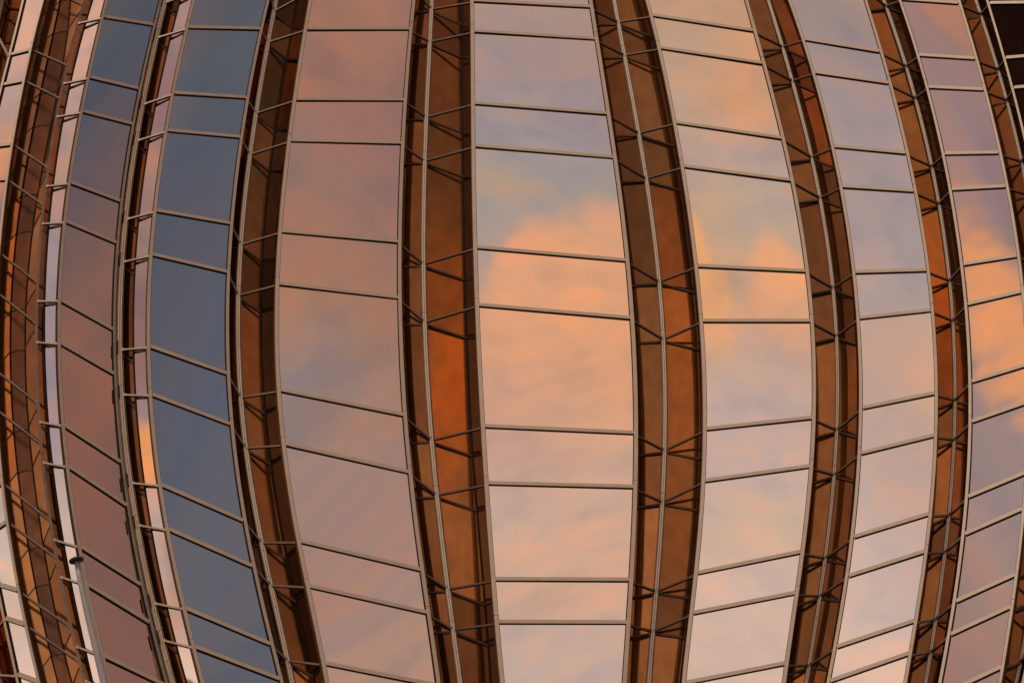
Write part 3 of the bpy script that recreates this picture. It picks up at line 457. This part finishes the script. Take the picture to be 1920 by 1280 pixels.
def lerp(t0, t1, y): return t0+t1*(y-640)/640.0
DYR = {-1: (20, 0), 0: (20, 0), 1: (24, 0), 2: (27, 0), 3: (26, 0), 4: (16, -9), 5: (12, -8), 6: (5, -5), 7: (10, -4)}
DYL = {0: (-8, 0), 1: (6, 0), 2: (6, 0), 3: (3, 0), 4: (6, 4), 5: (11, 8), 6: (14, 8), 7: (13, 5)}
RW = {-1: 0.10, 0: 0.085, 1: 0.20, 2: 0.20, 3: 0.20, 4: 0.185, 5: 0.15, 6: 0.14, 7: 0.125}
for r in range(-1, 8):
    rl = RAIL[r]; bk_ = BACK[r]; lv = RLV[r]; right = BLV[r+1][0]
    left = BLV[r][1] if r >= 0 else None
    fr_in = lambda y, r=r: RAIL[r].p(y, back=0.30 if r in (0, 1) else 0.13)
    deep = 0.62
    def fR(y, r=r):      # outer line of the right-hand copper sheet, just behind the side face of the next bay
        return BACK[r].p(y, back=max(0.05, RAIL[r].D+0.22-BACK[r].D) if r < 2 else 0.02, dx=5.0 if r < 2 else 0.0)
    def fL(y, r=r):      # outer line of the left-hand copper sheet, tucked behind the bay on the left
        if r < 0: return sight(RAIL[r].x(y)-60, y, RAIL[r].D+bulge(y)+0.8)
        return sight(R[r].x(y)-6, y, RAIL[r].D+bulge(y)+{0: 0.62, 2: 0.30, 3: 0.30, 4: 0.33, 5: 0.30, 6: 0.27}.get(r, 0.42))
    back = MB(); yy = ys_between(-620, 2080, 90)
    for f0, f1 in ((fL, fr_in), (fr_in, fR)):
        base = len(back.V)
        for y in yy: back.V += [f0(y)+np.array([0, 0.42 if r == 0 else 0.12, 0]), f1(y)+np.array([0, 0.42 if r == 0 else 0.12, 0])]
        for i in range(len(yy)-1):
            q = base+2*i; back.F.append((q, q+1, q+3, q+2)); back.M.append(0)
    rec = adopt(back.build('recess_wall', M_GASK_SHADE))
    if r == 0: rec['label'] = 'wide recess with gold brown panes and a strip coloured as a dark reflection beside the leftmost bay'
    # copper panes and their glazing bars
    for side, f0, f1, DY in ((-1, fL, fr_in, DYL.get(r, (10, 0))), (1, fr_in, fR, DYR[r])):
        if r == 0 and side == -1: continue
        for k in range(K0, K1+1):
            yi = lv[k]+4; yo = yi+lerp(DY[0], DY[1], yi)
            if k < K1:
                yi2 = lv[k+1]+4; yo2 = yi2+lerp(DY[0], DY[1], yi2)
                q = (yo, yo2, yi, yi2) if side < 0 else (yi, yi2, yo, yo2)
                pane('copper_pane', M_COP, rec, f0, f1, *q, 3, 4, 0.0, camber=random.uniform(-0.002, 0.002),
                     tilt=(random.uniform(-1, 1)*0.006, random.uniform(-1, 1)*0.014))
            p_in = fr_in(yi); p_out = (fR if side > 0 else fL)(yo)
            A = unit(p_out-p_in); o_ = unit(np.cross(A, [0, 0, 1.0])); o_ = o_ if o_ @ (p_in-EYE) < 0 else -o_
            up = unit(np.cross(A, o_)); up = up if up[2] > 0 else -up
            mb = MB(); mb.bar([p_in, p_out], [up]*2, [o_]*2, 0.066, 0.05, 0.03, 0, 0)
            mb.bar([p_in, p_out], [up]*2, [o_]*2, 0.02, 0.05, 0.02, -0.043, 1)
            if K0 < k < K1: mb.build('glazing_bar', [M_BRZ, M_GASK_SHADE], rec)
    # side face of the next bay
    b = r+1
    for k in range(K0, K1):
        mt = M_GLASS if r < 2 else (M_SIDE_REFL_BLACK if r == 2 else M_SIDE_REFL if r < 5 else M_GLASS)
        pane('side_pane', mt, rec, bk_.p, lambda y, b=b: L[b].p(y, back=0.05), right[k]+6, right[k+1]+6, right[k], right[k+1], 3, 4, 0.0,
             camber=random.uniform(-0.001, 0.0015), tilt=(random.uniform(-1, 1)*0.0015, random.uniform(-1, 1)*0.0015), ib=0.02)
    yy = ys_between(-620, 2080, 40); mb = MB()
    P = [bk_.p(y, back=-0.02) for y in yy]; X = [np.array([1.0, 0, 0])]*len(yy); O = [np.array([0, -1.0, 0])]*len(yy)
    mb.bar(P, X, O, 0.03, 0.06, 0.02); mb.build('corner_trim', M_GASK_SHADE, rec)
    # the far side of the bay on the left
    if r >= 0:
        mb = MB()
        for y in ys_between(-620, 2080, 60): mb.V += [R[r].p(y, back=0.05), fL(y) if r else R[0].p(y, back=0.62, dx=-9)]
        n = len(mb.V)//2
        mb.F = [(2*i, 2*i+1, 2*i+3, 2*i+2) for i in range(n-1)]; mb.M = [0]*(n-1)
        mb.build('bay_cheek', M_GLASS, rec)
    # rail
    w = RW[r]
    cuts = [-600.0]+[lv[k]-17 for k in range(-6, 18, 2)]+[2060.0]
    for i in range(len(cuts)-1):
        y0, y1 = cuts[i]+0.35, cuts[i+1]-0.35
        if y1 < y0+4: continue
        yy = ys_between(y0, y1, 30); P = [rl.p(y) for y in yy]; mb = MB()
        A = []; O = []
        for y in yy:
            t = unit(rl.p(y-6)-rl.p(y+6)); s = unit(P[0]-EYE); a = unit(np.cross(s, t)); A.append(a if a[0] > 0 else -a); o = unit(np.cross(A[-1], t)); O.append(o if o @ s < 0 else -o)
        if r <= 0:
            mb.bar(P, A, O, w, 0.12, 0.03, 0, 0)
        else:
            mb.bar(P, A, O, w, 0.10, -0.035, 0, 1)
            mb.bar(P, A, O, w*0.27, 0.08, 0.035, -w*0.16, 0)
            mb.bar(P, A, O, w*0.25, 0.08, 0.035, w*0.16, 0)
            mb.bar(P, A, O, w*0.07, 0.08, 0.015, w*0.01, 3)
            mb.bar(P, A, O, w*0.13, 0.07, 0.000, -w*0.40, 2)
            mb.bar(P, A, O, w*0.11, 0.07, 0.000, w*0.42, 2)
            mb.bar(P, A, O, w*0.04, 0.06, -0.01, -w*0.28, 1)
        mb.build('rail', [M_ALU if r > 1 else (M_ALU2 if r > 0 else M_STEEL), M_GASK_SHADE, M_STEEL, M_GASK_SHADE], rec)
    # brackets: struts from the rail to the mullions on both sides, with a shoe at the rail
    for k in range(K0, K1+1):
        pr = rl.p(lv[k]); ends = [(1, L[r+1].p(right[k]+5, back=0.09 if r > 1 else 0.0))]
        if r >= 0:
            yl = left[k]+6
            ends.append((-1, R[r].p(yl, back=0.10)))
        if r == 0:   # the two sides of this recess are staggered
            ends[1] = (-1, R[r].p(left[k-1]+1, back=0.10))
        for side, pe in ends:
            p0 = rl.p(lv[k]) if not (r == 0 and side < 0) else rl.p(lv[k]-35)
            A = unit(pe-p0); o_ = unit(np.cross(A, [0, 0, 1.0])); o_ = o_ if o_ @ (p0-EYE) < 0 else -o_
            up = unit(np.cross(A, o_)); up = up if up[2] > 0 else -up
            p0 = p0+A*(w*0.4); mb = MB()
            mb.bar([p0, pe], [up]*2, [o_]*2, 0.052, 0.06, 0.03, 0, 0)
            mb.bar([p0, pe], [up]*2, [o_]*2, 0.022, 0.05, 0.02, -0.037, 1)  # dark strip for the shaded underside of the strut
            light = (r <= 1 and side > 0)
            mb.bar([p0-A*0.01, p0+A*0.07], [up]*2, [o_]*2, 0.08, 0.02, 0.036, 0, 0)      # gusset plates at both ends
            mb.bar([pe-A*0.12, pe-A*0.05], [up]*2, [o_]*2, 0.075, 0.02, 0.036, 0, 0)
            mb.build('bracket', [M_ALU2 if light else (M_STEEL if r in (0, 2, 6, 7) else M_STRUT), M_GASK_SHADE], rec)
        if r > 0:
            mb = MB()
            y = lv[k]+(14.0 if k % 2 else 40.0); p = rl.p(y); s = unit(EYE-p); mb.tube([p+s*0.03, p+s*0.045], 0.017, 6)
            mb.build('bolt', M_GASK_SHADE, rec)
        if r == 1:
            q = [rl.p(lv[k]-18+i*12, dx=-4.5) for i in range(3)]; s = [unit(EYE-p) for p in q]
            mb = MB(); mb.bar(q, [np.array([1.0, 0, 0])]*3, s, 0.045, 0.05, 0.07); mb.build('clamp', M_GASK_SHADE, rec)

# the wide left recess: gold panes, a strip of panes coloured as a dark reflection and inner gold panes
r = 0
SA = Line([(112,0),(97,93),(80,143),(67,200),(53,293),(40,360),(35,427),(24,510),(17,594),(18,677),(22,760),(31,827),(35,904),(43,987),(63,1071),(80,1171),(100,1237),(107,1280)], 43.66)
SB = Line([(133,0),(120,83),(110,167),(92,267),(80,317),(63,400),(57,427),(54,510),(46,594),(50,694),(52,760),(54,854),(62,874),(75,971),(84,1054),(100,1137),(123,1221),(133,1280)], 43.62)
rec = [o for o in tower.children if o.name.startswith('recess_wall')][1]
lv = RLV[0]
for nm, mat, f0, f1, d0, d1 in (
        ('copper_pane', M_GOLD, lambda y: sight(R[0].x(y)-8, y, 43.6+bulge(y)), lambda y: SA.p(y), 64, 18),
        ('reflection_strip_pane', M_REFL_STRIP, lambda y: SA.p(y, back=0.03), lambda y: SB.p(y, back=0.12), 20, 14),
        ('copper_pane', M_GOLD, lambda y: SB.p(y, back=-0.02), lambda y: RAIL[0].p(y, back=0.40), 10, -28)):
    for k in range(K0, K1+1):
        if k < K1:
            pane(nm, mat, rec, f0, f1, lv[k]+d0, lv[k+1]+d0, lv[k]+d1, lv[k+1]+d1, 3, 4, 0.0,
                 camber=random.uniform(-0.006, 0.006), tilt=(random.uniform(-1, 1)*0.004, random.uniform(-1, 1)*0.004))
        a_ = f0(lv[k]+d0); c_ = f1(lv[k]+d1); m_ = f0(lv[k]+d0)*0.5+f1(lv[k]+d1)*0.5+np.array([0, 0, 0.04])
        A = unit(c_-a_); o_ = unit(np.cross(A, [0, 0, 1.0])); o_ = o_ if o_ @ (a_-EYE) < 0 else -o_
        up = unit(np.cross(A, o_)); up = up if up[2] > 0 else -up
        mb = MB(); mb.bar([a_, m_, c_], [up]*3, [o_]*3, 0.028, 0.03, 0.02)
        if K0 < k < K1: mb.build('glazing_bar', M_BRZ, rec)
for S in (SA, SB):
    yy = ys_between(-620, 2080, 40); mb = MB(); X = [np.array([1.0, 0, 0])]*len(yy); O = [np.array([0, -1.0, 0])]*len(yy)
    mb.bar([S.p(y, back=-0.03) for y in yy], X, O, 0.028, 0.08, 0.02); mb.build('corner_trim', M_GASK_SHADE, rec)

# the storeys above and below the ones in sight, and the plinth
def bulk(name, mat, pieces, label=None):
    V = []; F = []
    for a in pieces:
        v, f, f2, n = sheet(*a[0], **a[1]); b0 = len(V); V += v; F += [tuple(i+b0 for i in q) for q in f]
    o = adopt(mesh_obj(name, V, F, mat)); o['kind'] = 'stuff'
    return o
gl = []; cp = []; tr = MB()
for b in BAYS:
    lv, rv = BLV[b]
    for k in list(range(KMIN, K0))+list(range(K1, KMAX)):
        gl.append(((L[b].p, R[b].p, lv[k], lv[k+1], rv[k], rv[k+1], 2, 2, 0.055), {}))
        a_ = L[b].p(lv[k]); c_ = R[b].p(rv[k]); A = unit(c_-a_); o_ = bay_frame(b, lv[k])[1]; up = unit(np.cross(A, o_)); up = up if up[2] > 0 else -up
        tr.bar([a_, c_], [up]*2, [o_]*2, 0.105, 0.1, 0.004)
        if b > 0:
            gl.append(((BACK[b-1].p, lambda y, b=b: L[b].p(y, back=0.05), lv[k], lv[k+1], lv[k], lv[k+1], 1, 2, 0.0), {}))
for r in range(0, 8):
    lv = RLV[r]
    for k in list(range(KMIN, K0))+list(range(K1, KMAX)):
        cp.append(((lambda y, r=r: sight(R[r].x(y)-6, y, RAIL[r].D+bulge(y)+0.42), lambda y, r=r: RAIL[r].p(y, back=0.13), lv[k], lv[k+1], lv[k], lv[k+1], 1, 2, 0.0), {}))
        cp.append(((lambda y, r=r: RAIL[r].p(y, back=0.13), lambda y, r=r: BACK[r].p(y, back=0.05), lv[k], lv[k+1], lv[k], lv[k+1], 1, 2, 0.0), {}))
bulk('outer_glazing', M_GLASS, gl); bulk('outer_copper_glazing', M_COP, cp)
o = adopt(tr.build('outer_transoms', M_ALU)); o['kind'] = 'stuff'
ring = [(-34, 39.0), (-15, 42.6), (-8, 44.6), (0, 45.6), (6, 45.6), (12, 44.6), (17, 43.0), (36, 38.0), (36, 72), (-34, 72)]
zb = float(L[3].p(1990)[2]); V = [(x, y, 0) for x, y in ring]+[(x, y, zb) for x, y in ring]; n = len(ring)
adopt(mesh_obj('plinth', V, [(i, (i+1) % n, n+(i+1) % n, n+i) for i in range(n)]+[tuple(range(n, 2*n))], M_BRZ))
zt = float(L[3].p(-600)[2])
core = [(-30, 47.5), (32, 48.2), (34, 72), (-32, 72)]
V = [(x, y, zb+0.004) for x, y in core]+[(x, y, zt) for x, y in core]
adopt(mesh_obj('core_wall', V, [(i, (i+1) % 4, 4+(i+1) % 4, 4+i) for i in range(4)]+[(4, 5, 6, 7)], M_BRZ))

# ---------------------------------------------------------------- the pole in front
pt = [(143.5, 1052), (150, 1085), (162, 1140), (178, 1205), (195, 1275), (212, 1350), (228, 1440)]
PP = [sight(x, y, 36.0) for x, y in pt]
last = PP[-1]; dirv = unit(PP[-1]-PP[-2])
while last[2] > 0.0:
    step = 1.0; dirv = unit(dirv*0.75+np.array([0, 0, -1.0])*0.25); last = last+dirv*step
    PP.append(last.copy())
PP[-1][2] = -0.02
pole = bpy.data.objects.new('flagpole', None); COL.objects.link(pole); pole.location = tuple(PP[-1]+np.array([0, 0, 0.02])); bpy.context.view_layer.update()
pole['label'] = 'slim grey pole with a flat dark round cap in front of the tower'
pole['category'] = 'flagpole'
PM = pole.matrix_world.copy()
def pad(o): o.parent = pole; o.matrix_parent_inverse = PM.inverted(); return o
n = len(PP)
mb = MB(); mb.tube(PP, [0.058+0.045*min(1, i/5.0) for i in range(n)], 14); pad(mb.build('pole_shaft', M_GREY, smooth=True))
top = PP[0]; ax = unit(PP[0]-PP[1])
mb = MB(); mb.tube([top-ax*0.02, top+ax*0.0, top+ax*0.05, top+ax*0.085], [0.08, 0.165, 0.17, 0.11], 18); pad(mb.build('pole_cap', M_CAP, smooth=True))
mb = MB()
hp = [p+np.array([0.085, -0.02, 0])*1.0 for p in PP]; mb.tube(hp, 0.014, 6); pad(mb.build('halyard', M_ALU2))
mb = MB(); p = PP[-1]; mb.tube([p, p+np.array([0, 0, 0.12])], [0.24, 0.22], 18); pad(mb.build('base_flange', M_GREY))
